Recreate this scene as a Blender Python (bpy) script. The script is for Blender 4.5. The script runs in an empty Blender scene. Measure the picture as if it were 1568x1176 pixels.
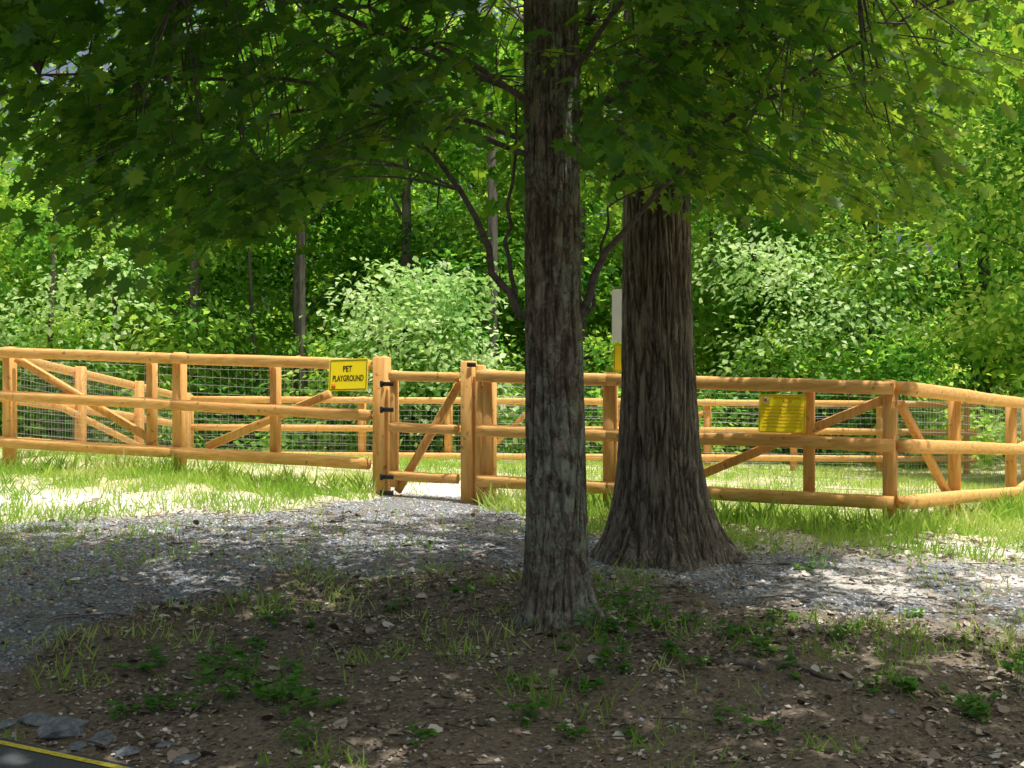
import bpy, math, numpy as np, random, bmesh
from mathutils import Vector, noise, Matrix
rng=np.random.default_rng(11); random.seed(11)
scene=bpy.context.scene
# ---------------------------------------------------------------- noise helpers
_tab=np.random.default_rng(3).random((256,256))
def vn(x,y,s=0):
    x=np.asarray(x,float)+s*17.3; y=np.asarray(y,float)+s*9.7
    xi=np.floor(x).astype(int); yi=np.floor(y).astype(int)
    fx=x-xi; fy=y-yi
    fx=fx*fx*(3-2*fx); fy=fy*fy*(3-2*fy)
    a=_tab[xi&255,yi&255]; b=_tab[(xi+1)&255,yi&255]
    c=_tab[xi&255,(yi+1)&255]; d=_tab[(xi+1)&255,(yi+1)&255]
    return (a*(1-fx)+b*fx)*(1-fy)+(c*(1-fx)+d*fx)*fy
def fbm(x,y,s=0,o=4):
    r=0;a=.5;t=0
    for i in range(o):
        r=r+a*vn(np.asarray(x)*2**i,np.asarray(y)*2**i,s+i); t+=a; a*=.5
    return r/t
def sst(a,b,x):
    t=np.clip((x-a)/(b-a),0,1); return t*t*(3-2*t)
# ---------------------------------------------------------------- terrain
RP=np.array([-2.31,5.59]); RD=np.array([.872,-.489]); RN=np.array([-.489,-.872])
def roads(x,y): return (x-RP[0])*RN[0]+(y-RP[1])*RN[1]
def h(x,y):
    x=np.asarray(x,float); y=np.asarray(y,float)
    b=np.interp(y,[4.6,5.3,7.3,9.2,12.6,16,23,30,60],[0,.03,.2,.34,.42,.42,.12,.05,.0])
    b=b-.04*np.clip(x,-9,9)*sst(7,12,y)*(1-sst(18,30,y))
    n=(fbm(x*1.3,y*1.3,1)-.5)*.16+(fbm(x*6,y*6,2)-.5)*.06
    near=1-sst(25,40,np.abs(y))
    gr=1-zones(x,y)[0]*.75
    z=b+n*near*gr
    s=roads(x,y)
    k=1-sst(-.7,-.02,s)
    z=z*k-.035*(1-k)
    return np.where(s>0,-.04,z)
def zones(x,y):
    x=np.asarray(x,float); y=np.asarray(y,float)
    w=(fbm(x*1.6,y*1.6,5)-.5)*.9
    lo=np.interp(x,[-6,-4,-3,-2.3,-1.5,0,1,2,3,6,12],[3,4.3,5.4,7.4,8.4,8.75,8.3,7.6,7.3,6.8,6.2])+w*1.2+(fbm(x*6,y*6,31)-.5)*.5
    hi=np.interp(x,[-12,-6,-3,-1.7,-1.25,-.3,.15,1,2,4,12],[9.6,10.0,10.5,11.6,12.9,12.9,11.2,9.9,9.3,8.9,8.4])+w
    gravel=sst(-.25,.25,y-lo)*(1-sst(-.25,.25,y-hi))
    beyond=sst(-.3,.3,y-hi)
    dirt_sun_tint=beyond*np.maximum(np.exp(-(((x-4.2)/2.6)**2+((y-9.6)/.9)**2)),np.exp(-(((x+.8)/.9)**2+((y-13.2)/1.1)**2)))
    dirt_sun_tint=np.maximum(dirt_sun_tint,beyond*np.exp(-(((x+4.0)/2.9)**2+((y-11.1)/.8)**2))*.9)  # left strip before the fence: sunlight painted as pale ground colour
    dirt_sun_tint=np.maximum(dirt_sun_tint,np.exp(-(((x-3.1)/1.7)**2+((y-8.35)/.8)**2))*sst(.40,.55,fbm(x*2.3,y*2.3,51))*.85)  # bare pale ground at right, sun dapples painted into its colour
    return gravel,beyond,dirt_sun_tint
# ---------------------------------------------------------------- mesh helpers
def mesh_np(name,V,F,mat,smooth=False,parent=None,attrs=None):
    V=np.ascontiguousarray(V,dtype=np.float32).reshape(-1,3); F=np.ascontiguousarray(F,dtype=np.int32)
    k=F.shape[1]
    me=bpy.data.meshes.new(name)
    me.vertices.add(len(V)); me.vertices.foreach_set('co',V.ravel())
    me.loops.add(F.size); me.loops.foreach_set('vertex_index',F.ravel())
    me.polygons.add(len(F)); me.polygons.foreach_set('loop_start',np.arange(0,F.size,k,dtype=np.int32))
    me.update(calc_edges=True)
    if smooth: me.polygons.foreach_set('use_smooth',np.ones(len(F),dtype=bool))
    if attrs:
        for an,arr in attrs.items():
            a=me.attributes.new(an,'FLOAT','POINT'); a.data.foreach_set('value',np.asarray(arr,dtype=np.float32))
    if mat: me.materials.append(mat)
    ob=bpy.data.objects.new(name,me); scene.collection.objects.link(ob)
    if parent: ob.parent=parent
    return ob
def empty(name,loc=(0,0,0)):
    e=bpy.data.objects.new(name,None); e.location=loc; e.empty_display_size=.2
    scene.collection.objects.link(e); return e
class MB:
    def __init__(s): s.V=[];s.F=[];s.n=0
    def add(s,V,F):
        V=np.asarray(V,float); s.V.append(V); s.F.append(np.asarray(F,int)+s.n); s.n+=len(V)
    def obj(s,name,mat,smooth=False,parent=None):
        return mesh_np(name,np.concatenate(s.V),np.concatenate(s.F),mat,smooth,parent)
def tube(mb,P,R,sides=6,jit=0,caps=True,sq=0):
    P=np.asarray(P,float); n=len(P); R=np.asarray(R,float)*np.ones(n)
    T=np.gradient(P,axis=0); T/=np.linalg.norm(T,axis=1)[:,None]+1e-9
    ref=np.array([0,0,1.]) if abs(T[0][2])<.9 else np.array([1.,0,0])
    A=np.cross(T,ref); A/=np.linalg.norm(A,axis=1)[:,None]+1e-9; B=np.cross(T,A)
    if caps:
        P=np.concatenate([P[:1],P,P[-1:]]); A=np.concatenate([A[:1],A,A[-1:]]); B=np.concatenate([B[:1],B,B[-1:]]); R=np.concatenate([[1e-4],R,[1e-4]]); n+=2
    th=np.linspace(0,2*np.pi,sides,endpoint=False)
    c_,s_=np.cos(th),np.sin(th)
    if sq: k_=(np.abs(c_)**sq+np.abs(s_)**sq)**(-1/sq); c_=c_*k_; s_=s_*k_
    V=P[:,None,:]+R[:,None,None]*(c_[None,:,None]*A[:,None,:]+s_[None,:,None]*B[:,None,:])
    if jit: V=V+rng.normal(0,jit,V.shape)*(R[:,None,None]>.001)
    i=np.arange(n-1)[:,None]*sides; j=np.arange(sides)[None,:]; j2=(j+1)%sides
    F=np.stack([i+j,i+j2,i+sides+j2,i+sides+j],-1).reshape(-1,4)
    mb.add(V.reshape(-1,3),F)
def box(mb,c,sx,sy,sz,ax=None,bev=.008):
    b=min(bev,sx*.4,sy*.4,sz*.4); X=sx/2;Y=sy/2
    p0=np.array([[-X,-Y+b],[-X+b,-Y],[X-b,-Y],[X,-Y+b],[X,Y-b],[X-b,Y],[-X+b,Y],[-X,Y-b]])
    rows=[]
    for z,k,in ((-sz/2,b),(-sz/2+b,0),(sz/2-b,0),(sz/2,b)):
        rows.append(np.c_[p0*np.array([(X-k)/X,(Y-k)/Y]),np.full(8,z)])
    rows=[np.tile([[0,0,-sz/2]],(8,1))]+rows+[np.tile([[0,0,sz/2]],(8,1))]
    V=np.concatenate(rows)
    if ax is not None: V=V@np.asarray(ax,float).T
    V=V+np.asarray(c,float)
    i=np.arange(len(rows)-1)[:,None]*8; j=np.arange(8)[None,:]; j2=(j+1)%8
    F=np.stack([i+j,i+j2,i+8+j2,i+8+j],-1).reshape(-1,4)
    mb.add(V,F)
# ---------------------------------------------------------------- material helpers
def newmat(name):
    m=bpy.data.materials.new(name); m.use_nodes=True; nt=m.node_tree; nt.nodes.clear()
    out=nt.nodes.new('ShaderNodeOutputMaterial'); return m,nt,out
def ramp(nt,src,stops):
    r=nt.nodes.new('ShaderNodeValToRGB'); e=r.color_ramp.elements
    while len(e)<len(stops): e.new(.5)
    for i,(p,c) in enumerate(stops): e[i].position=p; e[i].color=(*c,1)
    nt.links.new(src,r.inputs[0]); return r.outputs[0]
def mixc(nt,f,a,b,bt='MIX'):
    m=nt.nodes.new('ShaderNodeMix'); m.data_type='RGBA'; m.blend_type=bt
    for idx,v in ((0,f),(6,a),(7,b)):
        if isinstance(v,(int,float)): m.inputs[idx].default_value=v
        elif isinstance(v,tuple): m.inputs[idx].default_value=(*v,1)
        else: nt.links.new(v,m.inputs[idx])
    return m.outputs[2]
def math_(nt,op,a,b=None):
    m=nt.nodes.new('ShaderNodeMath'); m.operation=op
    for i,v in enumerate((a,b)):
        if v is None: continue
        if isinstance(v,(int,float)): m.inputs[i].default_value=v
        else: nt.links.new(v,m.inputs[i])
    return m.outputs[0]
def texco(nt,scale=(1,1,1)):
    g=nt.nodes.new('ShaderNodeTexCoord'); mp=nt.nodes.new('ShaderNodeMapping'); mp.inputs['Scale'].default_value=scale
    nt.links.new(g.outputs['Object'],mp.inputs[0]); return mp.outputs[0]
def noi(nt,co,scale,detail=4,rough=.6,dist=0):
    n=nt.nodes.new('ShaderNodeTexNoise'); n.inputs['Scale'].default_value=scale; n.inputs['Detail'].default_value=detail
    n.inputs['Roughness'].default_value=rough; n.inputs['Distortion'].default_value=dist
    nt.links.new(co,n.inputs['Vector']); return n.outputs['Fac']
def bsdf(nt,out,col,rough=.8,spec=.3,hgt=None,bd=.01,bs=1):
    p=nt.nodes.new('ShaderNodeBsdfPrincipled'); p.inputs['Roughness'].default_value=rough; p.inputs['Specular IOR Level'].default_value=spec
    if isinstance(col,tuple): p.inputs['Base Color'].default_value=(*col,1)
    else: nt.links.new(col,p.inputs['Base Color'])
    if hgt is not None:
        b=nt.nodes.new('ShaderNodeBump'); b.inputs['Distance'].default_value=bd; b.inputs['Strength'].default_value=bs
        nt.links.new(hgt,b.inputs['Height']); nt.links.new(b.outputs[0],p.inputs['Normal'])
    nt.links.new(p.outputs[0],out.inputs[0]); return p
def leafmat(name,stops,tstops,tr=.5,gl=.06,grough=.35,clumpy=0):
    m,nt,out=newmat(name)
    g=nt.nodes.new('ShaderNodeNewGeometry'); rnd=g.outputs['Random Per Island']
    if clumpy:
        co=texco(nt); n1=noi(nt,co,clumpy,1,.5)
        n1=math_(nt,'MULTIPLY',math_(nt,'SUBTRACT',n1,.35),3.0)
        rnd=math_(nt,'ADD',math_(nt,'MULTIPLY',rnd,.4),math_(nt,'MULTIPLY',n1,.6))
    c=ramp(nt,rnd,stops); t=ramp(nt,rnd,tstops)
    d=nt.nodes.new('ShaderNodeBsdfDiffuse'); nt.links.new(c,d.inputs[0])
    tl=nt.nodes.new('ShaderNodeBsdfTranslucent'); nt.links.new(t,tl.inputs[0])
    mx=nt.nodes.new('ShaderNodeMixShader'); mx.inputs[0].default_value=tr
    nt.links.new(d.outputs[0],mx.inputs[1]); nt.links.new(tl.outputs[0],mx.inputs[2])
    last=mx
    if gl>0:
        gs=nt.nodes.new('ShaderNodeBsdfGlossy'); gs.inputs['Roughness'].default_value=grough
        m2=nt.nodes.new('ShaderNodeMixShader'); m2.inputs[0].default_value=gl
        nt.links.new(mx.outputs[0],m2.inputs[1]); nt.links.new(gs.outputs[0],m2.inputs[2]); last=m2
    nt.links.new(last.outputs[0],out.inputs[0]); return m
M_leaf=leafmat('canopy_leaf',[(0,(.035,.10,.018)),(.6,(.055,.15,.025)),(1,(.10,.2,.03))],
   [(0,(.12,.36,.02)),(.6,(.2,.48,.025)),(1,(.45,.72,.04))],.5,.03,.45)
M_leaf2=leafmat('oak_leaf',[(0,(.06,.14,.02)),(.6,(.09,.19,.03)),(1,(.15,.25,.04))],
   [(0,(.22,.46,.03)),(.6,(.36,.62,.04)),(1,(.6,.8,.06))],.5,.03,.45)
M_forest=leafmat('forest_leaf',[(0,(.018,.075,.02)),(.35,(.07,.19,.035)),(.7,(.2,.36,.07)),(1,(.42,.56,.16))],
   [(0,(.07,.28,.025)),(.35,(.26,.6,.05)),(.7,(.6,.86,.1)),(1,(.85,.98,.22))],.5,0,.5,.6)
M_shrub_lit=leafmat('sunlit_shrub_leaf',[(0,(.10,.25,.06)),(.45,(.34,.5,.2)),(1,(.70,.80,.52))],
   [(0,(.3,.6,.10)),(.5,(.6,.88,.28)),(1,(.85,.97,.5))],.4,0,.5,.8)  # strong sunlight put into these pale leaf colours
M_grass=leafmat('grass_blade',[(0,(.14,.28,.04)),(.6,(.32,.47,.10)),(1,(.64,.66,.3))],
   [(0,(.3,.6,.06)),(.6,(.58,.8,.14)),(1,(.8,.84,.38))],.45,0,.5,.9)
M_weed=leafmat('weed_leaf',[(0,(.06,.19,.03)),(1,(.13,.3,.05))],[(0,(.2,.5,.04)),(1,(.35,.65,.06))],.4,.03)
def barkmat(name,ridge,mid,dark,lich,lam,zs=.16,sc=16,lt=.56):
    m,nt,out=newmat(name)
    co=texco(nt,(1,1,zs)); co2=texco(nt,(1,1,1))
    a=noi(nt,co,sc,5,.65,.6); b=noi(nt,co,sc*2.6,3,.6,.3)
    rid=math_(nt,'ABSOLUTE',math_(nt,'SUBTRACT',a,.5)); rid=math_(nt,'MINIMUM',math_(nt,'MULTIPLY',rid,7),1)
    hh=math_(nt,'ADD',math_(nt,'MULTIPLY',rid,.7),math_(nt,'MULTIPLY',b,.45))
    at=nt.nodes.new('ShaderNodeAttribute'); at.attribute_name='ridge'
    hh2=math_(nt,'MULTIPLY',hh,math_(nt,'ADD',math_(nt,'MULTIPLY',at.outputs['Fac'],.85),.3))
    c=ramp(nt,hh2,[(.10,dark),(.34,mid),(.72,ridge)])
    big=noi(nt,co2,2.2,3,.6); c=mixc(nt,math_(nt,'MULTIPLY',big,.3),c,mid)
    l=noi(nt,co2,11,5,.7,.6); l2=noi(nt,co2,1.9,2,.5)
    lf=math_(nt,'MULTIPLY',math_(nt,'GREATER_THAN',math_(nt,'MULTIPLY',l,math_(nt,'ADD',l2,.5)),lt),lam)
    c=mixc(nt,math_(nt,'MULTIPLY',lf,math_(nt,'MINIMUM',math_(nt,'MULTIPLY',hh2,1.6),1)),c,lich)
    bsdf(nt,out,c,.92,.12,hh,.02,1); return m
M_bark=barkmat('bark_young_tree',(.35,.305,.235),(.18,.15,.115),(.038,.03,.022),(.38,.44,.34),.75,.34,15,.54)
M_bark2=barkmat('bark_oak',(.34,.295,.235),(.17,.14,.11),(.034,.026,.02),(.34,.36,.29),.25,.16,14,.6)
m,nt,out=newmat('branch_bark'); co=texco(nt); bsdf(nt,out,ramp(nt,noi(nt,co,30),[(.3,(.07,.06,.05)),(.7,(.2,.175,.15))]),.9,.2); M_branch=m
m,nt,out=newmat('distant_bark'); co=texco(nt,(1,1,.2)); bsdf(nt,out,ramp(nt,noi(nt,co,12),[(.3,(.05,.045,.04)),(.7,(.18,.165,.145))]),.9,.2); M_dbark=m
def woodmat(name,sc):
    m,nt,out=newmat(name)
    co=texco(nt,sc); co2=texco(nt)
    g=noi(nt,co,4,5,.65,.4)
    c=ramp(nt,g,[(.25,(.54,.255,.06)),(.5,(.80,.435,.125)),(.78,(.90,.60,.26))])
    geo=nt.nodes.new('ShaderNodeNewGeometry')
    c=mixc(nt,.5,c,ramp(nt,geo.outputs['Random Per Island'],[(0,(.8,.72,.66)),(1,(1,1,1))]),'MULTIPLY')
    k=noi(nt,co2,14,2,.5); c=mixc(nt,math_(nt,'MULTIPLY',math_(nt,'GREATER_THAN',k,.69),.6),c,(.16,.07,.02))
    wz=noi(nt,co2,1.3,3,.6); c=mixc(nt,math_(nt,'MULTIPLY',wz,.3),c,(.5,.33,.18))
    bsdf(nt,out,c,.7,.25,g,.005,.8); return m
M_rail=woodmat('pine_rail',(.8,3,9)); M_post=woodmat('pine_post',(7,7,.7))
m,nt,out=newmat('galvanised_wire'); bsdf(nt,out,(.6,.6,.58),.45,.5).inputs['Metallic'].default_value=.4; M_wire=m
m,nt,out=newmat('black_iron'); bsdf(nt,out,(.015,.015,.015),.5,.4); M_iron=m
m,nt,out=newmat('sign_yellow'); co=texco(nt); bsdf(nt,out,mixc(nt,math_(nt,'MULTIPLY',noi(nt,co,7),.25),(1.0,.80,.01),(.92,.68,.02)),.45,.4); M_yel=m
m,nt,out=newmat('sign_black'); bsdf(nt,out,(.03,.025,.01),.5,.3); M_blk=m
m,nt,out=newmat('sign_red'); bsdf(nt,out,(.65,.2,.03),.5,.3); M_red=m
m,nt,out=newmat('sign_white'); co=texco(nt); bsdf(nt,out,ramp(nt,noi(nt,co,5),[(.3,(.7,.72,.66)),(.7,(.82,.83,.79))]),.5,.3); M_wht=m
# ground
m,nt,out=newmat('ground_soil'); co=texco(nt)
def attr(n):
    a=nt.nodes.new('ShaderNodeAttribute'); a.attribute_name=n; return a.outputs['Fac']
fine=noi(nt,co,38,4,.7); med=noi(nt,co,6,4,.65); big=noi(nt,co,1.2,3,.6)
mul=ramp(nt,fine,[(.25,(.09,.07,.052)),(.5,(.2,.16,.12)),(.68,(.32,.265,.2)),(.85,(.5,.43,.35))])
mul=mixc(nt,math_(nt,'MULTIPLY',med,.5),mul,(.19,.15,.11))
vo=nt.nodes.new('ShaderNodeTexVoronoi'); vo.inputs['Scale'].default_value=34; nt.links.new(co,vo.inputs['Vector'])
gcol=ramp(nt,vo.outputs['Color'],[(0,(.2,.22,.25)),(.5,(.34,.37,.41)),(1,(.54,.57,.59))])
gcol=mixc(nt,math_(nt,'MULTIPLY',vo.outputs['Distance'],1.1),gcol,(.11,.11,.11))
gcol=mixc(nt,ramp(nt,med,[(.46,(0,0,0)),(.62,(.75,.75,.75))]),gcol,(.28,.22,.16))
gra=ramp(nt,fine,[(.3,(.24,.25,.09)),(.55,(.46,.44,.2)),(.8,(.68,.63,.4))])
gra=mixc(nt,ramp(nt,med,[(.42,(0,0,0)),(.62,(.85,.85,.85))]),gra,(.68,.62,.46))
drt=ramp(nt,fine,[(.3,(.64,.575,.51)),(.6,(.82,.76,.70)),(.8,(.88,.845,.8))])  # pale dirt colour, also used as painted sunlight
c=mixc(nt,attr('gravel'),mul,gcol)
c=mixc(nt,attr('grass'),c,gra)
c=mixc(nt,attr('dirt_sun_tint'),c,drt)
c=mixc(nt,math_(nt,'MULTIPLY',big,.12),c,(.16,.12,.09),'MIX')
bsdf(nt,out,c,.95,.1,math_(nt,'ADD',math_(nt,'MULTIPLY',fine,.7),vo.outputs['Distance']),.02,.8); M_ground=m
m,nt,out=newmat('asphalt'); co=texco(nt); f=noi(nt,co,120,3,.7); f2=noi(nt,co,2,3)
bsdf(nt,out,mixc(nt,math_(nt,'MULTIPLY',f2,.3),ramp(nt,f,[(.3,(.05,.055,.06)),(.7,(.11,.12,.13))]),(.09,.085,.08)),.9,.2,f,.006,.7); M_asph=m
m,nt,out=newmat('yellow_road_paint'); co=texco(nt); bsdf(nt,out,ramp(nt,noi(nt,co,40),[(.35,(.4,.35,.06)),(.5,(.75,.62,.06))]),.8,.2); M_ypaint=m
def islmat(name,stops,rough=.85):
    m,nt,out=newmat(name); g=nt.nodes.new('ShaderNodeNewGeometry')
    c=ramp(nt,g.outputs['Random Per Island'],stops)
    bsdf(nt,out,c,rough,.2); return m
M_stone=islmat('gravel_stone',[(0,(.2,.22,.25)),(.5,(.36,.39,.43)),(.85,(.52,.54,.57)),(1,(.7,.68,.64))])
M_litter=islmat('dead_leaf',[(0,(.11,.08,.06)),(.4,(.25,.19,.14)),(.75,(.42,.35,.28)),(1,(.7,.64,.57))])
m,nt,out=newmat('rock_grey'); co=texco(nt); f=noi(nt,co,14,6,.7,.4); bsdf(nt,out,ramp(nt,f,[(.3,(.1,.11,.12)),(.5,(.22,.245,.27)),(.72,(.38,.4,.41))]),.9,.2,f,.03,1); M_rock=m
# ---------------------------------------------------------------- ground mesh
def axis(a,b,step,far):
    c=list(np.arange(a,b,step)); s=step; x=c[-1]
    while x<far: s*=1.22; x+=s; c.append(x)
    s=step; x=c[0]; pre=[]
    while x>-far: s*=1.22; x-=s; pre.append(x)
    return np.array(pre[::-1]+c)
gx=axis(-6,6,.05,700); gy=axis(4.4,14,.05,700)
GX,GY=np.meshgrid(gx,gy,indexing='ij'); GZ=h(GX,GY)
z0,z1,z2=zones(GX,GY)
nx,ny=GX.shape
i=np.arange(nx-1)[:,None]*ny; j=np.arange(ny-1)[None,:]
F=np.stack([i+j,i+ny+j,i+ny+j+1,i+j+1],-1).reshape(-1,4)
mesh_np('ground',np.stack([GX,GY,GZ],-1).reshape(-1,3),F,M_ground,True,attrs={'gravel':z0.ravel(),'grass':z1.ravel(),'dirt_sun_tint':z2.ravel()})
road=empty('asphalt_road')
def strip(name,o0,o1,z,mat,L=45):
    n=60; t=np.linspace(-L,L,n); V=[]
    for k in t:
        for o in (o0,o1):
            p=RP+RD*k+RN*o; V.append((p[0],p[1],z))
    F=[(2*a,2*a+1,2*a+3,2*a+2) for a in range(n-1)]
    return mesh_np(name,V,F,mat,False,road)
strip('surface',0.0,6.2,0.0,M_asph); strip('edge_line',.035,.075,.004,M_ypaint); strip('far_edge_line',6.0,6.06,.004,M_ypaint)
# ---------------------------------------------------------------- leaves
_o=[(0,0),(-.03,.26),(.2,.2),(.27,.5),(.42,.24),(.66,.36),(.7,.14),(1,0)]
_o=_o+[(a,-b) for a,b in _o[1:-1][::-1]]
LT=np.array([(.34,0,-.03)]+[(a,b,.12*abs(b)-.12*a*a) for a,b in _o])
LF=np.array([(0,k,k%len(_o)+1) for k in range(1,len(_o)+1)])
QT=np.array([(0,0,0),(.45,.32,.07),(1,0,-.1),(.45,-.32,.07)]); QF=np.array([(0,1,2,3)])
def nrm(a): return a/(np.linalg.norm(a,axis=-1,keepdims=True)+1e-9)
def leaves(P,D,N,S,T,F):
    D=nrm(D); B=nrm(np.cross(N,D)); C=np.cross(D,B)
    V=P[:,None,:]+S[:,None,None]*(T[None,:,0:1]*D[:,None,:]+T[None,:,1:2]*B[:,None,:]+T[None,:,2:3]*C[:,None,:])
    FF=(F[None]+(np.arange(len(P))*len(T))[:,None,None]).reshape(-1,F.shape[1])
    return V.reshape(-1,3),FF
def sprays(C,out,nl,size,spread=.38,droop=.35,tilt=.45):
    n=len(C); L=spread*rng.uniform(.7,1.3,n)
    d=out.copy(); d[:,2]-=droop*rng.uniform(.2,1,n); d=nrm(d)
    side=nrm(np.cross(d,np.tile([0,0,1.],(n,1))))
    t=rng.uniform(.05,1.05,(n,nl)); 
    sg=rng.choice([-1,1],(n,nl)); lat=rng.uniform(.0,.5,(n,nl))*L[:,None]*sg
    P=C[:,None,:]+d[:,None,:]*(t*L[:,None])[...,None]+side[:,None,:]*lat[...,None]
    P[...,2]-=.25*(t**2)*L[:,None]+rng.uniform(0,.12,(n,nl))
    D=d[:,None,:]*rng.uniform(.3,1,(n,nl,1))+side[:,None,:]*(sg*rng.uniform(.3,1,(n,nl)))[...,None]
    D[...,2]-=rng.uniform(0,.9,(n,nl))
    N=np.zeros((n,nl,3)); N[...,2]=1; N+=rng.normal(0,tilt,N.shape)
    S=size*rng.uniform(.6,1.25,(n,nl))
    tips=C+d*L[:,None]; tips[:,2]-=.25*L
    return P.reshape(-1,3),D.reshape(-1,3),N.reshape(-1,3),S.ravel(),tips
def bez(a,b,c,n=8):
    t=np.linspace(0,1,n)[:,None]; return (1-t)**2*a+2*t*(1-t)*b+t*t*c
def connect(mb,C,tips,pts,r0=.007,frac=1.0,maxd=9):
    pts=np.asarray(pts)
    for c,tp in zip(C,tips):
        if rng.random()>frac: continue
        dd=np.linalg.norm((pts-c)*np.array([1,1,.8]),axis=1)+np.maximum(0,pts[:,2]-c[2])*.6
        a=pts[np.argmin(dd)]; L=np.linalg.norm(a-c)
        if L>maxd: continue
        m=(a+c)/2+np.array([0,0,.12*L])+rng.normal(0,.05*L,3)
        P=np.concatenate([bez(a,m,c,5),[tp]]); tube(mb,P,np.linspace(r0*(1+.5*L),.0022,6),4,0,False)
# ---------------------------------------------------------------- trunks
def trunk(name,path,rad,mat,flare,fs,amp,na=220,nz=420,roots=(),zf=.30):
    z0,z1=path['z']; zs=z0+(z1-z0)*np.linspace(0,1,nz)**1.5
    V=np.zeros((nz,na,3)); A=np.zeros((nz,na))
    th=np.linspace(0,2*np.pi,na,endpoint=False); ct=np.cos(th); stt=np.sin(th)
    for k,z in enumerate(zs):
        cx=np.interp(z,path['k'],path['x']); cy=np.interp(z,path['k'],path['y']); R=np.interp(z,path['k'],rad)
        for q in range(na):
            n1=noise.noise(Vector((ct[q]*fs,stt[q]*fs,z*fs*zf)))
            n1b=noise.noise(Vector((ct[q]*fs*2.1+9,stt[q]*fs*2.1,z*fs*.8)))
            rd=min(1,abs(n1)*4.5); rd2=min(1,abs(n1b)*4)
            A[k,q]=.7*rd+.3*rd2
            low=noise.noise(Vector((ct[q]*1.1+4,stt[q]*1.1,z*.7)))*.10
            fl=0
            for (ra,rs,rl) in roots:
                da=(th[q]-ra+math.pi)%(2*math.pi)-math.pi
                fl+=rl*math.exp(-(da/rs)**2)*math.exp(-max(0,z-z0-.1)/flare)
            r=R*(1+low+fl)+amp*(rd-.6)+amp*.35*(rd2-.5)
            V[k,q]=(cx+r*ct[q],cy+r*stt[q],z)
    i=np.arange(nz-1)[:,None]*na; j=np.arange(na)[None,:]; j2=(j+1)%na
    F=np.stack([i+j,i+j2,i+na+j2,i+na+j],-1).reshape(-1,4)
    return mesh_np(name,V.reshape(-1,3),F,mat,True,None,attrs={'ridge':A.ravel()})
t1=empty('young_maple_tree',(0.27,7.3,.2)); t2=empty('oak_tree',(1.1,9.2,.3))
def child(ob,par):
    ob.parent=par; ob.matrix_parent_inverse=Matrix.Translation(-Vector(par.location)); return ob
K1=[-.1,.15,.3,.5,.9,1.5,2.5,3.9,7.2]
child(trunk('trunk',{'z':(.02,7.2),'k':K1,'x':[.27,.27,.265,.262,.26,.25,.24,.228,.2],'y':[7.3]*8+[7.4]},
   [.27,.235,.205,.184,.172,.168,.162,.148,.06],M_bark,.2,4.2,.012,roots=((-1.9,.35,.4),(-.5,.35,.95),(.6,.4,.4),(2.2,.5,.35),(3.3,.4,.3)),zf=.42),t1)
K2=[-.1,.25,.4,.57,.8,1.06,1.54,2.76,5,10.5]
child(trunk('trunk',{'z':(.08,10.5),'k':K2,'x':[1.12,1.12,1.115,1.11,1.10,1.09,1.09,1.075,1.05,1.1],'y':[9.2]*10},
   [.57,.48,.42,.375,.33,.30,.27,.243,.21,.06],M_bark2,.2,7.0,.018,na=300,nz=480,roots=((-.2,.28,.85),(-1.35,.25,.4),(-2.4,.3,.35),(3.2,.3,.5),(.9,.4,.4),(2.1,.4,.4)),zf=.24),t2)
lm1=MB(); pts1=[]
def limb(mb,pl,P,r0,r1,n=12):
    P=np.asarray(P,float); t=np.linspace(0,1,len(P)); tt=np.linspace(0,1,n)
    Q=np.stack([np.interp(tt,t,P[:,k]) for k in range(3)],1)
    for _ in range(2): Q[1:-1]=(Q[:-2]+Q[1:-1]*2+Q[2:])/4
    Q[1:-1]+=rng.normal(0,.018,Q[1:-1].shape)
    tube(mb,Q,np.linspace(r0,r1,n),8,0,False); pl.extend(Q[2:].tolist())
limb(lm1,pts1,[(.2,7.28,1.9),(.03,7.25,2.0),(-.12,7.2,2.3),(-.22,7.1,2.62),(-.5,7,3.1),(-1.1,6.8,3.5)],.028,.01)
limb(lm1,pts1,[(.02,7.24,2.05),(-.04,7.3,2.4),(0,7.4,2.8),(.02,7.5,3.4)],.016,.006)
limb(lm1,pts1,[(.3,7.3,1.85),(.41,7.25,1.98),(.5,7.25,2.29),(.68,7.2,2.56),(.9,7.1,2.8),(1.4,6.9,3.2)],.03,.01)
limb(lm1,pts1,[(.42,7.25,2.0),(.55,7.35,2.35),(.6,7.5,2.8)],.014,.006)
for (x,y,z,zb) in [(-2.6,6.8,3.3,2.9),(-2.2,7.9,3.2,3.0),(-1.6,6.0,3.5,3.2),(-2.9,6.2,3.9,3.2),(-1.2,8.7,3.9,3.2),(1.6,6.3,3.5,3.0),(2.3,7.2,3.7,3.1),(1.1,5.8,3.7,3.3),(0,5.7,3.7,3.2),(-.3,9,4.3,3.5),(2.6,6.6,4.6,3.8),(-2.7,7.4,4.7,3.8),(-1.2,5.8,5,4.2),(1,8.6,5.3,4.4),(.2,6.2,6.3,5),(-1.3,8.3,6.2,5),(1.6,7.2,6.3,5.2)]:
    limb(lm1,pts1,[(.24,7.3,zb),((x+.24)/2,(y+7.3)/2,(zb+z)/2+.25),(x,y,z)],.019,.006)
zl=lambda X:np.interp(X,[-3.2,-2.6,-2.35,-2.05,-1.75,-1.4,-.9,-.5,-.25,.1,.5,.9,1.3,1.9,2.2,2.5,2.9],[3.7,3.1,2.8,2.26,2.18,2.33,2.46,2.78,2.9,2.6,2.58,2.64,2.5,2.42,2.55,2.9,3.5])
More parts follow.
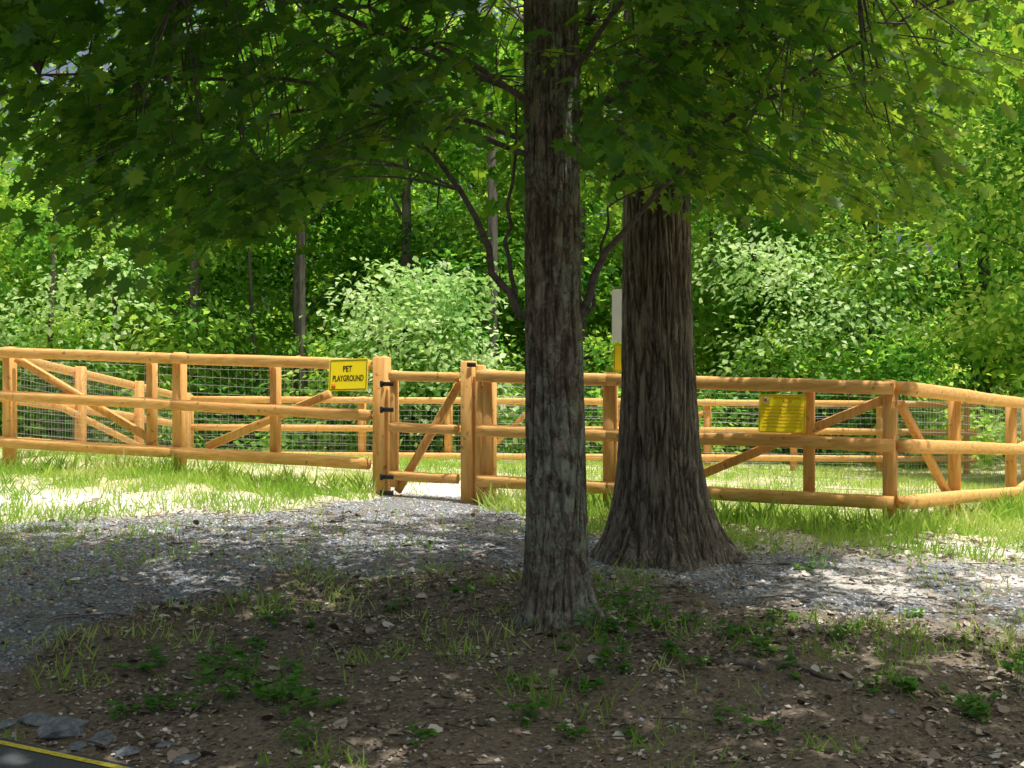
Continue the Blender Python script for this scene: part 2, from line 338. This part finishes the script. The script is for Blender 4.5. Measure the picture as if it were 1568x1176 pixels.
gaps=[(2.0,8.3,.5),(3.0,8.05,.7),(3.9,8.5,.8),(3.3,9.2,.75),(-1.75,9.0,.5),(4.8,8.1,.8),(1.6,7.6,.3),(2.5,7.4,.35),(4.4,9.6,.9),(2.6,9.0,.4),(-3.3,10.2,.5),(3.6,7.6,.4),(-.4,9.6,.25)]
def ingap(x,y,z,m=.35):
    gx_,gy_=x-.21*z+.06,y+.105*z-.03
    return any(math.hypot(gx_-a,gy_-b)<r+m for a,b,r in gaps)
def sample_crown(n,xr,yr,zr,low=True,keep=None):
    out=[]
    while len(out)<n:
        x,y,z=rng.uniform(*xr),rng.uniform(*yr),rng.uniform(*zr)
        if low:
            lim=1.6+(zl(x*7/y)-1.6)*y/7+rng.uniform(.1,.4)
            if z<lim: continue
        if keep and not keep(x,y,z): continue
        if math.hypot(x-.24,y-7.3)<.35 : continue
        out.append((x,y,z))
    return np.array(out)
def outward(C,cx,cy):
    o=C-np.array([cx,cy,0]); o[:,2]=0; o=nrm(o)+rng.normal(0,.35,o.shape); o[:,2]*=.3; return nrm(o)
front=lambda x,y,z: not (abs(x/y-.033)<.04 and y<7.4 and z<3.9 and rng.random()<.85)
C=sample_crown(600,(-3.0,1.3),(5.8,9.0),(2.15,4.3),keep=front)
Cu=sample_crown(250,(-3.3,2.8),(5.0,9.6),(4.2,7.3),False,keep=lambda x,y,z:((x+.2)/3.4)**2+((y-7.3)/2.6)**2+((z-4.4)/3.2)**2<1 and not (ingap(x,y,z) and rng.random()<.95))
C=np.concatenate([C,Cu])
P,D,N,S,tips=sprays(C,outward(C,.25,7.3),15,.112,.42)
V,F=leaves(P,D,N,S,LT,LF); child(mesh_np('leaves',V,F,M_leaf),t1)
connect(lm1,C,tips,pts1,.005,.7,1.4); child(lm1.obj('limbs',M_branch,True),t1)
lm2=MB(); pts2=[]
for (x,y,z,zb) in [(2.4,8.2,3.9,2.9),(3.1,8.8,4.3,3.2),(1.8,7.8,3.6,2.8),(.5,8.3,4.0,3.0),(2.2,9.8,4.1,3.0),(3.4,9.6,4.8,3.6),(2.9,7.9,5.2,4.2),(1.9,6.8,3.9,3.1),(-1.2,9.2,6,4.6),(-1.6,8,7.5,5.5),(5,8,6.8,5),(3.5,9,7.8,5.6),(.8,6.8,7.2,5.2),(-.6,6,8,6),(2.6,5,7.5,5.6),(1,10,8.3,6),(-2,7,8.5,6.3),(4.3,5,8,5.8),(5.5,6,7.6,5.6)]:
    limb(lm2,pts2,[(1.08,9.2,zb),((x+1.08)/2,(y+9.2)/2,(zb+z)/2+.2),(x,y,z)],.036,.008)
C2=sample_crown(450,(.4,4.4),(6.4,10.8),(2.4,5.0),keep=lambda x,y,z: not (ingap(x,y,z,.2) and rng.random()<.88))
def kp(x,y,z):
    if ((x-1.7)/5.4)**2+((y-6.0)/3.8)**2+((z-7.4)/2.6)**2>1: return False
    return not (ingap(x,y,z,.45) and rng.random()<.985)
C3=sample_crown(720,(-4.0,7.2),(2.2,10),(5.0,10),False,keep=kp)
P,D,N,S,tp2=sprays(C2,outward(C2,1.1,9.2),14,.118,.42); V,F=leaves(P,D,N,S,LT,LF); child(mesh_np('lower_leaves',V,F,M_leaf2),t2)
P,D,N,S,tp3=sprays(C3,outward(C3,1.1,9.2),12,.25,.7); V,F=leaves(P,D,N,S,QT*np.array([1,1.4,1]),QF); child(mesh_np('upper_leaves',V,F,M_leaf2),t2)
connect(lm2,C2,tp2,pts2,.006,.9,1.8); connect(lm2,C3,tp3,pts2,.009,.35,2.2); child(lm2.obj('limbs',M_branch,True),t2)
def shade_tree(x,y,H,R,n):
    t=empty('shade_tree',(x,y,0)); mb=MB(); pl=[]
    zb=float(h(x,y)); zz=np.linspace(zb-.1,H*.95,10)
    tube(mb,np.stack([x+0*zz,y+0*zz,zz],1),np.linspace(.26,.07,10),12,.006)
    for k in range(12):
        a=k*2.4; z=H*(.45+.04*k); r=R*rng.uniform(.6,.9)
        limb(mb,pl,[(x,y,z-.8),(x+.5*r*math.cos(a),y+.5*r*math.sin(a),z),(x+r*math.cos(a),y+r*math.sin(a),z+.4)],.06,.015,8)
    child(mb.obj('trunk_and_limbs',M_dbark,True),t)
    C=[]
    while len(C)<n:
        p=rng.uniform(-1,1,3)
        if (p**2).sum()<1:
            q=(x+p[0]*R,y+p[1]*R,H*.72+p[2]*H*.28)
            if not ingap(*q): C.append(q)
    C=np.array(C); P,D,N,S,_=sprays(C,outward(C,x,y),12,.3,.8); V,F=leaves(P,D,N,S,QT*np.array([1,1.4,1]),QF)
    child(mesh_np('leaves',V,F,M_leaf2),t)
shade_tree(-4.9,5.9,9.0,3.3,300); shade_tree(8.2,4.6,9.0,3.0,200)
# ---------------------------------------------------------------- forest
def clump(cx,cy,cz,rx,ry,rz,nsub,nl,size,sub=.35):
    u=nrm(rng.normal(0,1,(nsub,3))); rr=1-.45*rng.random((nsub,1))**1.5
    c=np.array([cx,cy,cz])+u*rr*np.array([rx,ry,rz])
    o=u.copy(); o[:,2]=o[:,2]*.3
    P=c[:,None,:]+rng.normal(0,1,(nsub,nl,3))*np.array([sub,sub,sub*.5])
    D=o[:,None,:]+rng.normal(0,.6,(nsub,nl,3)); D[...,2]-=.35
    N=np.array([0,0,1.])+.55*u[:,None,:]+rng.normal(0,.45,(nsub,nl,3))
    S=size*rng.uniform(.6,1.3,(nsub,nl))
    return P.reshape(-1,3),D.reshape(-1,3),N.reshape(-1,3),S.ravel()
def mass(name,cl,mat,wid=1.1):
    A=[clump(*c) for c in cl]; P,D,N,S=[np.concatenate(k) for k in zip(*A)]
    ok=P[:,2]>-.05
    V,F=leaves(P[ok],D[ok],N[ok],S[ok],QT*np.array([1,wid,1]),QF); return mesh_np(name,V,F,mat)
def U(a,b): return float(rng.uniform(a,b))
cl=[]
for k in range(50):
    x=-14+28*k/49+U(-.7,.7); y=U(24.6,28); H=U(.8,2.8)
    cl.append((x,y,H*.5,U(.7,1.4),U(.7,1.2),H*.65,46,32,.16,.32))
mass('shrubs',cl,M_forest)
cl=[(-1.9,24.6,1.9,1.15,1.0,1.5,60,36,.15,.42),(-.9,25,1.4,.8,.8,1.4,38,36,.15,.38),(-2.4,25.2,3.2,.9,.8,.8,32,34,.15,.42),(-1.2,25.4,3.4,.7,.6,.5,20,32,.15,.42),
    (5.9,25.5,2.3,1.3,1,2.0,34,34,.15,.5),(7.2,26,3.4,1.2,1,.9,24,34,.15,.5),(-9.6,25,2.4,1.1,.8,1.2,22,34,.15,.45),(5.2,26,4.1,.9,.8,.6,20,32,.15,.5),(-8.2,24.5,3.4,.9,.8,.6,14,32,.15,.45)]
mass('sunlit_bush',cl,M_shrub_lit)
fm=MB(); cl=[]
def ftree(x,y,H,R,dens=1,lowz=2.0,size=.18):
    zz=np.linspace(-.1,H*.9,9); tube(fm,np.stack([x+np.cumsum(rng.normal(0,.05,9)),y+0*zz,zz],1),np.linspace(.12+.007*H,.04,9),9,.004)
    n=int(7*dens*(H-lowz)/4)
    for k in range(n):
        a=U(0,6.28); z=U(lowz,H); rr=R*(1-.5*abs((z-lowz)/(H-lowz)-.4))*U(.3,.9)
        px,py=x+rr*math.cos(a),y+rr*math.sin(a)
        cl.append((px,py,z,U(.7,1.4),U(.7,1.3),U(.35,.8),20,30,size,.38))
        tube(fm,bez(np.array([x,y,z-1.2]),np.array([(x+px)/2,(y+py)/2,z-.3]),np.array([px,py,z]),5),np.linspace(.04,.008,5),5)
for (x,y,H,R,d,lz) in [(-12.5,27,8,3,.7,1.5),(-9.6,30,8,3,.6,1.6),(-7.2,28,10,2.8,.8,1.8),(-5,29,11,3,.95,2.0),(-2.6,29,11,2.8,.85,3.0),(-.6,31,11,3,.85,2.4),(1.6,29,11,3,.9,1.8),(3.6,30,11,3,.9,1.8),(5.8,29.5,11,3,.85,2.6),(8.2,28.5,11,3,.9,1.6),(10.6,28,11,3,.9,1.4),(13,27,11,3,.8,1.3),(-15,30,9,3,.6,2),(16,29,11,3,.8,2)]:
    ftree(x,y,H,R,d*1.1,lz)
for (x,y,H,R,d,lz) in [(9.6,20.5,8.5,2.4,1.5,1.2),(-10.3,22,8.0,2.4,.75,1.6)]:
    ftree(x,y,H,R,d*1.3,lz,.15)
for k in range(56):
    x=-14+28*(k%40)/39+U(-.6,.6)
    cl.append((x,U(30,34),U(1.5,6) if k<40 else U(5,8),U(1,1.7),U(.8,1.3),U(.6,1.2),26,32,.2,.45))
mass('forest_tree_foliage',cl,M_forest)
for k in range(12):
    x=U(-16,16); y=U(27,36); r=U(.03,.08); zz=np.linspace(-.1,U(7,12),7)
    tube(fm,np.stack([x+np.cumsum(rng.normal(0,.08,7)),y+0*zz,zz],1),np.linspace(r,r*.5,7),8,.003)
for (x,y,r) in [(-.5,26.5,.13),(-4.4,27,.08),(-9.3,25,.06)]:
    zz=np.linspace(-.1,10,7); tube(fm,np.stack([x+np.cumsum(rng.normal(0,.06,7)),y+0*zz,zz],1),np.linspace(r,r*.6,7),9,.003)
fm.obj('forest_tree_trunks',M_dbark,True)
cl=[]
for k in range(170):
    x=-26+52*(k%34)/33+U(-1,1); y=U(38,48); lev=k//34; z=1+lev*2.9+U(-1,1)
    if x<-10 and z>8: continue
    cl.append((x,y,z,U(1.8,2.8),U(1.5,2.2),U(1.2,1.9),24,22,.38,.75))
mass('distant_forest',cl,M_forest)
V=[];n=60
xs=np.linspace(-160,160,n)
for k,x in enumerate(xs):
    for (y,z) in ((58,-.5),(64,3.0),(75,5.5),(120,6)):
        V.append((x,y+x*x*-.0012,z+ (vn(x*.1,y)*1.5 if z>0 else 0)))
F=[(4*a+b,4*a+4+b,4*a+5+b,4*a+1+b) for a in range(n-1) for b in range(3)]
m,nt,out=newmat('hill_green'); co=texco(nt); bsdf(nt,out,ramp(nt,noi(nt,co,.8,6,.7),[(.35,(.03,.07,.015)),(.65,(.12,.2,.05))]),.95,.1); 
mesh_np('wooded_hill',V,F,m,True)
# ---------------------------------------------------------------- fences
FN=np.array([-.323,-.9465,0]); 
def lerp(a,b,t): return np.asarray(a,float)*(1-t)+np.asarray(b,float)*t
def log(mb,a,b,r=.06,sides=24,sag=.006):
    n=14; t=np.linspace(0,1,n)[:,None]; P=lerp(a,b,t); P=P+np.cumsum(rng.normal(0,sag*.3,(n,3)),0)*np.sin(t*np.pi)
    R=np.full(n,r)*(1+rng.normal(0,.012,n)); R[0]*=.94; R[-1]*=.94
    tube(mb,P,R,sides,.0005,True,3.2)
def post(mb,x,y,ztop,w=.125,ang=.33,d=None,zb=None):
    zb=float(h(x,y))-.15 if zb is None else zb
    c,s=math.cos(-ang),math.sin(-ang)
    box(mb,(x,y,(ztop+zb)/2),w,d or w,ztop-zb,[[c,-s,0],[s,c,0],[0,0,1]],.014)
def brace(mb,a,b,w=.085,d=.06):
    a=np.asarray(a,float);b=np.asarray(b,float); z=nrm(b-a); y=nrm(np.cross(z,[0,0,1.])); x=np.cross(y,z)
    box(mb,(a+b)/2,w,d,np.linalg.norm(b-a),np.stack([x,y,z],1),.008)
def wires(name,a0,a1,b0,b1,par,dx=.1,dz=.09,r=.0022):
    mb=MB(); L=np.linalg.norm(np.asarray(a0)-b0); nv=int(L/dx); nh=int((a1[2]-a0[2])/dz)
    for k in range(nv+1): tube(mb,[lerp(a0,b0,k/nv),lerp(a1,b1,k/nv)],r*.8,3,0,False)
    for k in range(nh+1):
        q=[lerp(lerp(a0,a1,k/nh),lerp(b0,b1,k/nh),t)+np.array([0,0,.008*math.sin(t*11+k)]) for t in np.linspace(0,1,9)]
        tube(mb,q,r,3,0,False)
    return mb.obj(name,M_wire,False,par)
def fence(A,B,za,zb,posts,off,bracelist=(),wire=True,r=.06,ptop=.07,split=None,stubs=()):
    e=empty('wooden_fence'); rb=MB(); pb=MB(); A=np.array(A,float);B=np.array(B,float); off=np.array(off,float)
    for k in range(3):
        pts=[0]+(list(split) if split else [])+[1]
        for s in range(len(pts)-1):
            pa=np.append(lerp(A,B,pts[s])+off[:2],lerp(za[k],zb[k],pts[s])); pb_=np.append(lerp(A,B,pts[s+1])+off[:2],lerp(za[k],zb[k],pts[s+1]))
            log(rb,lerp(pa,pb_,.001),lerp(pa,pb_,.999),r)
    for t in posts:
        p=lerp(A,B,t); post(pb,p[0],p[1],float(lerp(za[0],zb[0],t))+ptop)
    for t in stubs:
        p=lerp(A,B,t); post(pb,p[0],p[1],float(lerp(za[0],zb[0],t))-.02,.10,zb=float(lerp(za[2],zb[2],t))-.055)
    for (t0,z0,t1_,z1_) in bracelist:
        p=lerp(A,B,t0);q=lerp(A,B,t1_); brace(pb,(p[0],p[1],z0),(q[0],q[1],z1_))
    rb.obj('rails',M_rail,True,e); pb.obj('posts',M_post,False,e)
    if wire:
        o=-off[:2]*.6; a=A+o;b=B+o
        wires('wire_mesh',np.append(a,za[2]-.1),np.append(a,za[0]),np.append(b,zb[2]-.1),np.append(b,zb[0]),e)
    return e
off=FN*.125
fence((-5.93,14.5),(-1.42,12.72),(1.968,1.47,.926),(1.79,1.28,.785),(.01,.504),off,((.03,1.90,.42,1.0),(.895,1.50,.58,.92)),split=(.504,),stubs=(.428,.757))
G0=np.array([-.30,12.26]); C0=np.array([3.405,11.0])
fence(G0,C0,(1.68,1.145,.65),(1.565,1.054,.554),(.02,.335,.99),off,((.975,1.46,.55,.74),),split=(.335,),stubs=(.81,))
fence((3.35,10.93),(5.95,14.7),(1.565,1.054,.554),(1.375,.83,.326),(.45,.985),(.085,-.055,0),((.06,1.42,.42,.42),),r=.064)
fence((5.95,14.76),(8.3,19.5),(1.375,.83,.326),(1.25,.75,.25),(.5,.99),(.085,-.055,0))
fence((-5.95,14.6),(-6.0,22.9),(1.95,1.45,.93),(1.36,.84,.34),(.3,.63,.99),(-.12,0,0),((.19,1.33,.62,.62),))
fence((-6.0,23),(8.6,23),(1.32,.80,.3),(1.22,.7,.2),(.0,.11,.22,.33,.44,.55,.66,.77,.88,.99),(0,-.12,0),((.44,1.2,.38,.35),(.6,.35,.66,1.15)),wire=True)
g=empty('wooden_gate'); pb=MB(); rb=MB(); ib=MB()
post(pb,-1.335,12.68,1.88,.15); post(pb,-.43,12.31,1.83,.135); post(pb,-.31,12.24,1.79,.09,zb=.32)
ga=np.array([-1.22,12.60]);gb=np.array([-.52,12.36]); gf=FN[:2]*.05
for z in (1.685,1.165,.675): log(rb,np.append(ga+gf,z),np.append(gb+gf,z-.02),.05)
p=ga+np.array([.02,-.01]); post(pb,p[0],p[1],1.74,.08,zb=.55)
brace(pb,np.append(gb-gf*.6,1.63),np.append(ga-gf*.6+np.array([.04,0]),.50),.08,.05)
RX=[[.9465,.323,0],[-.323,.9465,0],[0,0,1]]
for z in (1.60,1.34,.66,.50):
    box(ib,np.append(ga+FN[:2]*.115,z),.13,.012,.045,RX,.003)
    box(ib,np.append(ga+FN[:2]*.125+np.array([-.06,.02]),z),.03,.03,.07,RX,.008)
box(ib,(-.40,12.2,1.79),.09,.03,.045,None,.005)
rb.obj('rails',M_rail,True,g); pb.obj('posts',M_post,False,g); ib.obj('hinges_and_latch',M_iron,False,g)
# ---------------------------------------------------------------- signs
def text_mesh(body,w,hh,mat,par,x,z,y=-.004,spacing=1.0,bold=.012):
    cu=bpy.data.curves.new('txt','FONT'); cu.body=body; cu.align_x='CENTER'; cu.align_y='CENTER'; cu.space_line=spacing; cu.extrude=.004; cu.offset=bold
    ob=bpy.data.objects.new('txt',cu); scene.collection.objects.link(ob); bpy.context.view_layer.update()
    me=bpy.data.meshes.new_from_object(ob.evaluated_get(bpy.context.evaluated_depsgraph_get())); bpy.data.objects.remove(ob)
    n=len(me.vertices); co=np.zeros(n*3); me.vertices.foreach_get('co',co); co=co.reshape(-1,3)
    mn=co.min(0);mx=co.max(0); c=(mn+mx)/2; sx=w/(mx[0]-mn[0]); sz=hh/(mx[1]-mn[1])
    o=np.stack([(co[:,0]-c[0])*sx+x,y-co[:,2]*.2,(co[:,1]-c[1])*sz+z],1)
    me.vertices.foreach_set('co',o.ravel()); me.update(); me.materials.clear(); me.materials.append(mat)
    t=bpy.data.objects.new('lettering',me); scene.collection.objects.link(t); t.parent=par
def plate(par,w,hh,mat,name='panel',t=.006,y=0):
    r=.02; pts=[]
    for cx,cz,a0 in ((w/2-r,hh/2-r,0),(-w/2+r,hh/2-r,90),(-w/2+r,-hh/2+r,180),(w/2-r,-hh/2+r,270)):
        for k in range(5):
            a=math.radians(a0+k*22.5); pts.append((cx+r*math.cos(a),cz+r*math.sin(a)))
    n=len(pts); V=[(p[0],y-t/2,p[1]) for p in pts]+[(p[0],y+t/2,p[1]) for p in pts]
    me=bpy.data.meshes.new(name); me.from_pydata(V,[],[list(range(n)),list(range(2*n-1,n-1,-1))]+[(k,n+k,n+(k+1)%n,(k+1)%n) for k in range(n)])
    me.materials.append(mat); ob=bpy.data.objects.new(name,me); scene.collection.objects.link(ob); ob.parent=par
def border(par,w,hh,t,mat,y=-.0045):
    mb=MB()
    for (x,z,a,b) in ((0,hh/2,w,t),(0,-hh/2,w,t),(-w/2,0,t,hh-t-.002),(w/2,0,t,hh-t-.002)):
        box(mb,(x,y,z),a,.002,b,None,.0005)
    mb.obj('border',mat,False,par)
s1=empty('pet_playground_sign',(-1.665,12.58,1.694)); s1.rotation_euler=(math.radians(-8),math.radians(-1.5),math.radians(-18))
plate(s1,.435,.33,M_yel); border(s1,.405,.298,.006,M_blk); text_mesh('PET',.10,.062,M_blk,s1,-.01,.062,bold=.02); text_mesh('PLAYGROUND',.345,.062,M_blk,s1,0,-.035,bold=.02)
box(mb:=MB(),(-.16,-.006,-.115),.045,.003,.045,None,.001); mb.obj('emblem',M_red,False,s1)
s2=empty('rules_sign',(2.43,11.12,1.334)); s2.rotation_euler=(math.radians(-10),math.radians(1),math.radians(-18))
plate(s2,.415,.35,M_yel); border(s2,.395,.33,.003,M_red)
text_mesh('PET PLAYGROUND\nRULES',.24,.05,M_red,s2,.04,.125)
lines=['ALL DOGS MUST BE SUPERVISED AT ALL TIMES','OWNERS MUST CLEAN UP AFTER THEIR PETS','NO FOOD OR GLASS CONTAINERS INSIDE','CHILDREN MUST BE WITH AN ADULT','KEEP BOTH GATES CLOSED','VACCINATIONS AND TAGS ARE REQUIRED','NO AGGRESSIVE ANIMALS ALLOWED']
for k,l in enumerate(lines): text_mesh(l,.28+.0022*len(l),.011,M_red,s2,0,.065-k*.031,bold=0)
box(mb:=MB(),(-.15,-.006,.122),.05,.003,.055,None,.001); mb.obj('emblem',M_wht,False,s2)
box(mb:=MB(),(-.15,-.009,.12),.028,.003,.028,None,.001); mb.obj('emblem_mark',M_red,False,s2)
s3=empty('park_notice_sign',(1.10,11.72,0)); s3.rotation_euler=(0,0,math.radians(-18))
mb=MB(); box(mb,(0,.03,1.4),.09,.06,2.3); mb.obj('post',M_post,False,s3)
def sub(par,z,w,hh,mat,nm):
    e=bpy.data.objects.new(nm,None); scene.collection.objects.link(e); e.parent=par; e.location=(0,-.015,z); plate(e,w,hh,mat,nm+'_panel',.02); return e
sub(s3,2.25,.30,.50,M_wht,'notice'); e=sub(s3,1.85,.27,.26,M_yel,'lower_notice'); border(e,.25,.24,.004,M_blk,-.012)
# ---------------------------------------------------------------- ground cover
def scatter(n,xr,yr,maskf):
    x=rng.uniform(*xr,n);y=rng.uniform(*yr,n); k=rng.random(n)<maskf(x,y); x=x[k];y=y[k]
    return np.stack([x,y,h(x,y)],1)
offroad=lambda x,y:(roads(x,y)<-.03)*1.
def gvm(x,y):
    a,b,c=zones(x,y); return a*(1-.8*c)*offroad(x,y)*(.25+.75*(fbm(x*2,y*2,41)>.45))+.04*offroad(x,y)
P=scatter(64000,(-5.2,6),(5.2,13.4),gvm)
OT=np.array([(1,0,0),(0,1,0),(-1,0,0),(0,-1,0),(0,0,.7),(0,0,-.7)],float); OF=np.array([(0,1,4),(1,2,4),(2,3,4),(3,0,4),(1,0,5),(2,1,5),(3,2,5),(0,3,5)])
n=len(P); V=P[:,None,:]+(OT[None]+rng.normal(0,.25,(n,6,3)))*rng.uniform(.007,.018,(n,1,1)); 
mesh_np('gravel',V.reshape(-1,3),(OF[None]+np.arange(n)[:,None,None]*6).reshape(-1,3),M_stone)
def mulchm(x,y):
    a,b,c=zones(x,y); m_=(1-a)*(1-b)*offroad(x,y); return m_*np.clip(fbm(x*2.2,y*2.2,8)*2.0-.3,0.15,1)+.2*a*offroad(x,y)+.3*b*(1-sst(10.5,12,y))
P=scatter(90000,(-4,6),(4.6,11.5),mulchm); P[:,2]+=rng.uniform(.001,.014,len(P)); n=len(P)
D=rng.normal(0,1,(n,3)); D[:,2]*=.25; N=np.array([0,0,1.])+rng.normal(0,.35,(n,3))
V,F=leaves(P,D,N,rng.uniform(.012,.042,n),QT,QF)
V2,F2=leaves(*(lambda Q:(Q,rng.normal(0,1,Q.shape)*np.array([1,1,.2]),np.array([0,0,1.])+rng.normal(0,.4,Q.shape),rng.uniform(.04,.075,len(Q))))(P[:900]+np.array([.03,.02,.008])),LT[[0,1,2,4,6,8,10,12,14]],np.array([(0,k,k%8+1) for k in range(1,9)]))
lit=empty('leaf_litter'); mesh_np('chips',V,F,M_litter,False,lit); mesh_np('dead_leaves',V2,F2,M_litter,False,lit)
mb=MB()
for p in P[rng.choice(n,380,False)]:
    a=U(0,6.28);L=U(.05,.35); d=np.array([math.cos(a),math.sin(a),0])*L
    q=[p+np.array([0,0,.008]),p+d*.5+np.array([U(-.02,.02),U(-.02,.02),.02]),p+d+np.array([0,0,.01])]; tube(mb,q,[.004,.0035,.002],5)
mb.obj('fallen_twigs',M_branch,True)
mb=MB()
for pl_ in ([(1.05,6.45),(1.25,6.3),(1.42,6.33),(1.62,6.15)],[(.45,7.15),(.7,6.95),(.9,6.9)],[(.1,7.15),(-.1,7.0),(-.3,7.02)],[(1.5,9.05),(1.75,8.9),(2.0,8.85)]):
    pl_=np.array(pl_); t=np.linspace(0,1,12); tt=np.linspace(0,1,len(pl_)); xx=np.interp(t,tt,pl_[:,0])+rng.normal(0,.008,12); yy=np.interp(t,tt,pl_[:,1])+rng.normal(0,.008,12)
    tube(mb,np.stack([xx,yy,h(xx,yy)-.004+.012*np.sin(t*9)],1),np.linspace(.032,.01,12),8,.002)
mb.obj('surface_roots',M_branch,True)
for (x,y,s) in [(-2.08,5.74,.10),(-1.86,5.62,.06),(-2.25,5.9,.07),(-1.70,5.44,.05),(-1.95,5.54,.04),(-1.42,5.33,.045),(-2.4,5.86,.05),(-1.55,5.5,.035)]:
    me=bpy.data.meshes.new('rock')
    bm=bmesh.new(); bmesh.ops.create_icosphere(bm,subdivisions=2,radius=1)
    o=Vector((x*7,y*7,0))
    for v in bm.verts:
        q=Vector([round(c_*1.6)/1.6 for c_ in v.co]); v.co=v.co*.55+q*.45
        v.co*=1+.35*noise.noise(v.co*1.3+o)+.15*noise.noise(v.co*4+o); v.co.z*=.5; v.co.x*=1.3; v.co*=s
    bm.to_mesh(me); bm.free(); me.materials.append(M_rock)
    ob=bpy.data.objects.new('rock',me); ob.location=(x,y,float(h(x,y))+s*.1); ob.rotation_euler=(U(-.2,.2),U(-.2,.2),U(0,3)); scene.collection.objects.link(ob)
BT=np.array([(0,-.5,0),(0,.5,0),(.55,-.35,.03),(.55,.35,.03),(1,0,-.12)]); BT[:,1]*=.09
BF=np.array([(0,1,3),(0,3,2),(2,3,4)])
def blades(P,L,lean=.5):
    n=len(P); D=rng.normal(0,lean,(n,3)); D[:,2]=1; N=rng.normal(0,1,(n,3)); N[:,2]=.1
    return leaves(P,D,N,L,BT,BF)
def tuft(x,y,s,th): return sst(th,th+.12,fbm(x*s,y*s,12))
def gm(x,y):
    a,b,c=zones(x,y)
    return offroad(x,y)*(b*(1-c*.7)*(.10+.9*tuft(x,y,2.4,.46))*1+.03*(1-b)*tuft(x,y,1.5,.55))
P1=scatter(100000,(-7,7),(8.8,14),gm); L1=rng.uniform(.04,.16,len(P1))
P2=scatter(80000,(-9,9),(13.5,26),lambda x,y:.25+.75*tuft(x,y,1.3,.43)); L2=rng.uniform(.05,.14,len(P2))
def fg(x,y):
    a,b,c=zones(x,y); g_=tuft(x,y,1.9,.52)*tuft(x+7,y,6,.42)*(1-a*.7)*(1-b)*(1-c)
    g_=g_+.9*np.exp(-(((x-.75)/.55)**2+((y-7.2)/.4)**2))*tuft(x,y,5,.45)+.5*np.exp(-(((x+.5)/.8)**2+((y-7.9)/.3)**2))*tuft(x,y,4,.45)+.8*np.exp(-(((x+3.6)/1.2)**2+((y-9.5)/.8)**2))*tuft(x,y,3,.4)+.6*np.exp(-(((x-2.2)/1.5)**2+((y-6.6)/.5)**2))*tuft(x,y,4,.5)
    return np.clip(g_,0,1)*offroad(x,y)
P3=scatter(44000,(-5,5),(5,10.8),fg); L3=rng.uniform(.035,.13,len(P3))
P4=scatter(42000,(-6,6.5),(10.2,15.2),lambda x,y:np.exp(-((y-np.interp(x,[-6,-1.4,-1.2,-.4,-.3,3.4,6],[14.3,12.5,16,16,12.0,10.7,14.2]))/.3)**2)*tuft(x,y,2.5,.34)); L4=rng.uniform(.1,.32,len(P4))
P=np.concatenate([P1,P2,P3,P4]);L=np.concatenate([L1,L2,L3,L4]); P[:,2]-=.005
V,F=blades(P,L); mesh_np('grass',V,F,M_grass)
W=[(.62,7.6),(.75,7.35),(.95,7.1),(.55,6.9),(1.0,9.0,),(.95,8.85),(-1.25,6.1),(-1.0,5.6),(-1.05,5.75),(2.05,8.6),(.5,6.3),(.35,6.0),(-1.5,6.3),(-.9,5.3),(-1.9,6.5),(1.25,6.5),(.8,6.5),(2.6,6.2),(-.3,7.7),(-.7,7.6),(.1,5.6),(-1.35,5.9)]
PP=[];DD=[];NN=[];SS=[]; mb=MB()
for w in W+[(U(-2,3.6),U(5.3,7.6)) for _ in range(45)]:
    x,y=w; big=U(.5,1.0) if w in W else U(.25,.5)
    for q in range(int(2+6*big)):
        bx,by=x+U(-.14,.14)*big,y+U(-.14,.14)*big; bz=float(h(bx,by)); H=U(.06,.24)*big; tx,ty=bx+U(-.05,.05),by+U(-.05,.05)
        tube(mb,[(bx,by,bz-.01),((bx+tx)/2,(by+ty)/2,bz+H*.6),(tx,ty,bz+H)],.0018,3,0,False)
        for r_ in range(7):
            a=U(0,6.28); f=U(.4,1); PP.append((bx+(tx-bx)*f,by+(ty-by)*f,bz+H*f)); DD.append((math.cos(a),math.sin(a),U(-.2,.5))); NN.append((U(-.4,.4),U(-.4,.4),1)); SS.append(U(.03,.07)*(.6+.5*big))
V,F=leaves(np.array(PP),np.array(DD),np.array(NN),np.array(SS),QT*np.array([1,1.3,1]),QF)
we=empty('weeds'); mesh_np('leaves',V,F,M_weed,False,we); mb.obj('stems',M_weed,False,we)
# ---------------------------------------------------------------- light, sky, camera
sd=Vector((.2,-.1,.95)).normalized()
w=bpy.data.worlds.new('World'); scene.world=w; w.use_nodes=True; nt=w.node_tree; nt.nodes.clear()
sky=nt.nodes.new('ShaderNodeTexSky'); sky.sky_type='NISHITA'; sky.sun_disc=False
sky.sun_elevation=math.asin(sd.z); sky.sun_rotation=math.atan2(sd.x,sd.y); sky.dust_density=9.0; sky.air_density=1.0
bg=nt.nodes.new('ShaderNodeBackground'); bg.inputs[1].default_value=.15; o=nt.nodes.new('ShaderNodeOutputWorld')
nt.links.new(sky.outputs[0],bg.inputs[0]); nt.links.new(bg.outputs[0],o.inputs[0])
sl=bpy.data.lights.new('sun','SUN'); sl.energy=5; sl.angle=math.radians(.5); sl.color=(1,.97,.9)
so=bpy.data.objects.new('sun',sl); so.rotation_euler=sd.to_track_quat('Z','Y').to_euler(); scene.collection.objects.link(so)
cam=bpy.data.cameras.new('camera'); cam.sensor_width=36; cam.lens=36*1893/1568; cam.clip_end=2000
co_=bpy.data.objects.new('camera',cam); co_.location=(0,0,1.6); co_.rotation_euler=(math.radians(90),0,0); scene.collection.objects.link(co_)
scene.camera=co_
scene.view_settings.view_transform='Standard'; scene.view_settings.look='None'; scene.view_settings.exposure=0
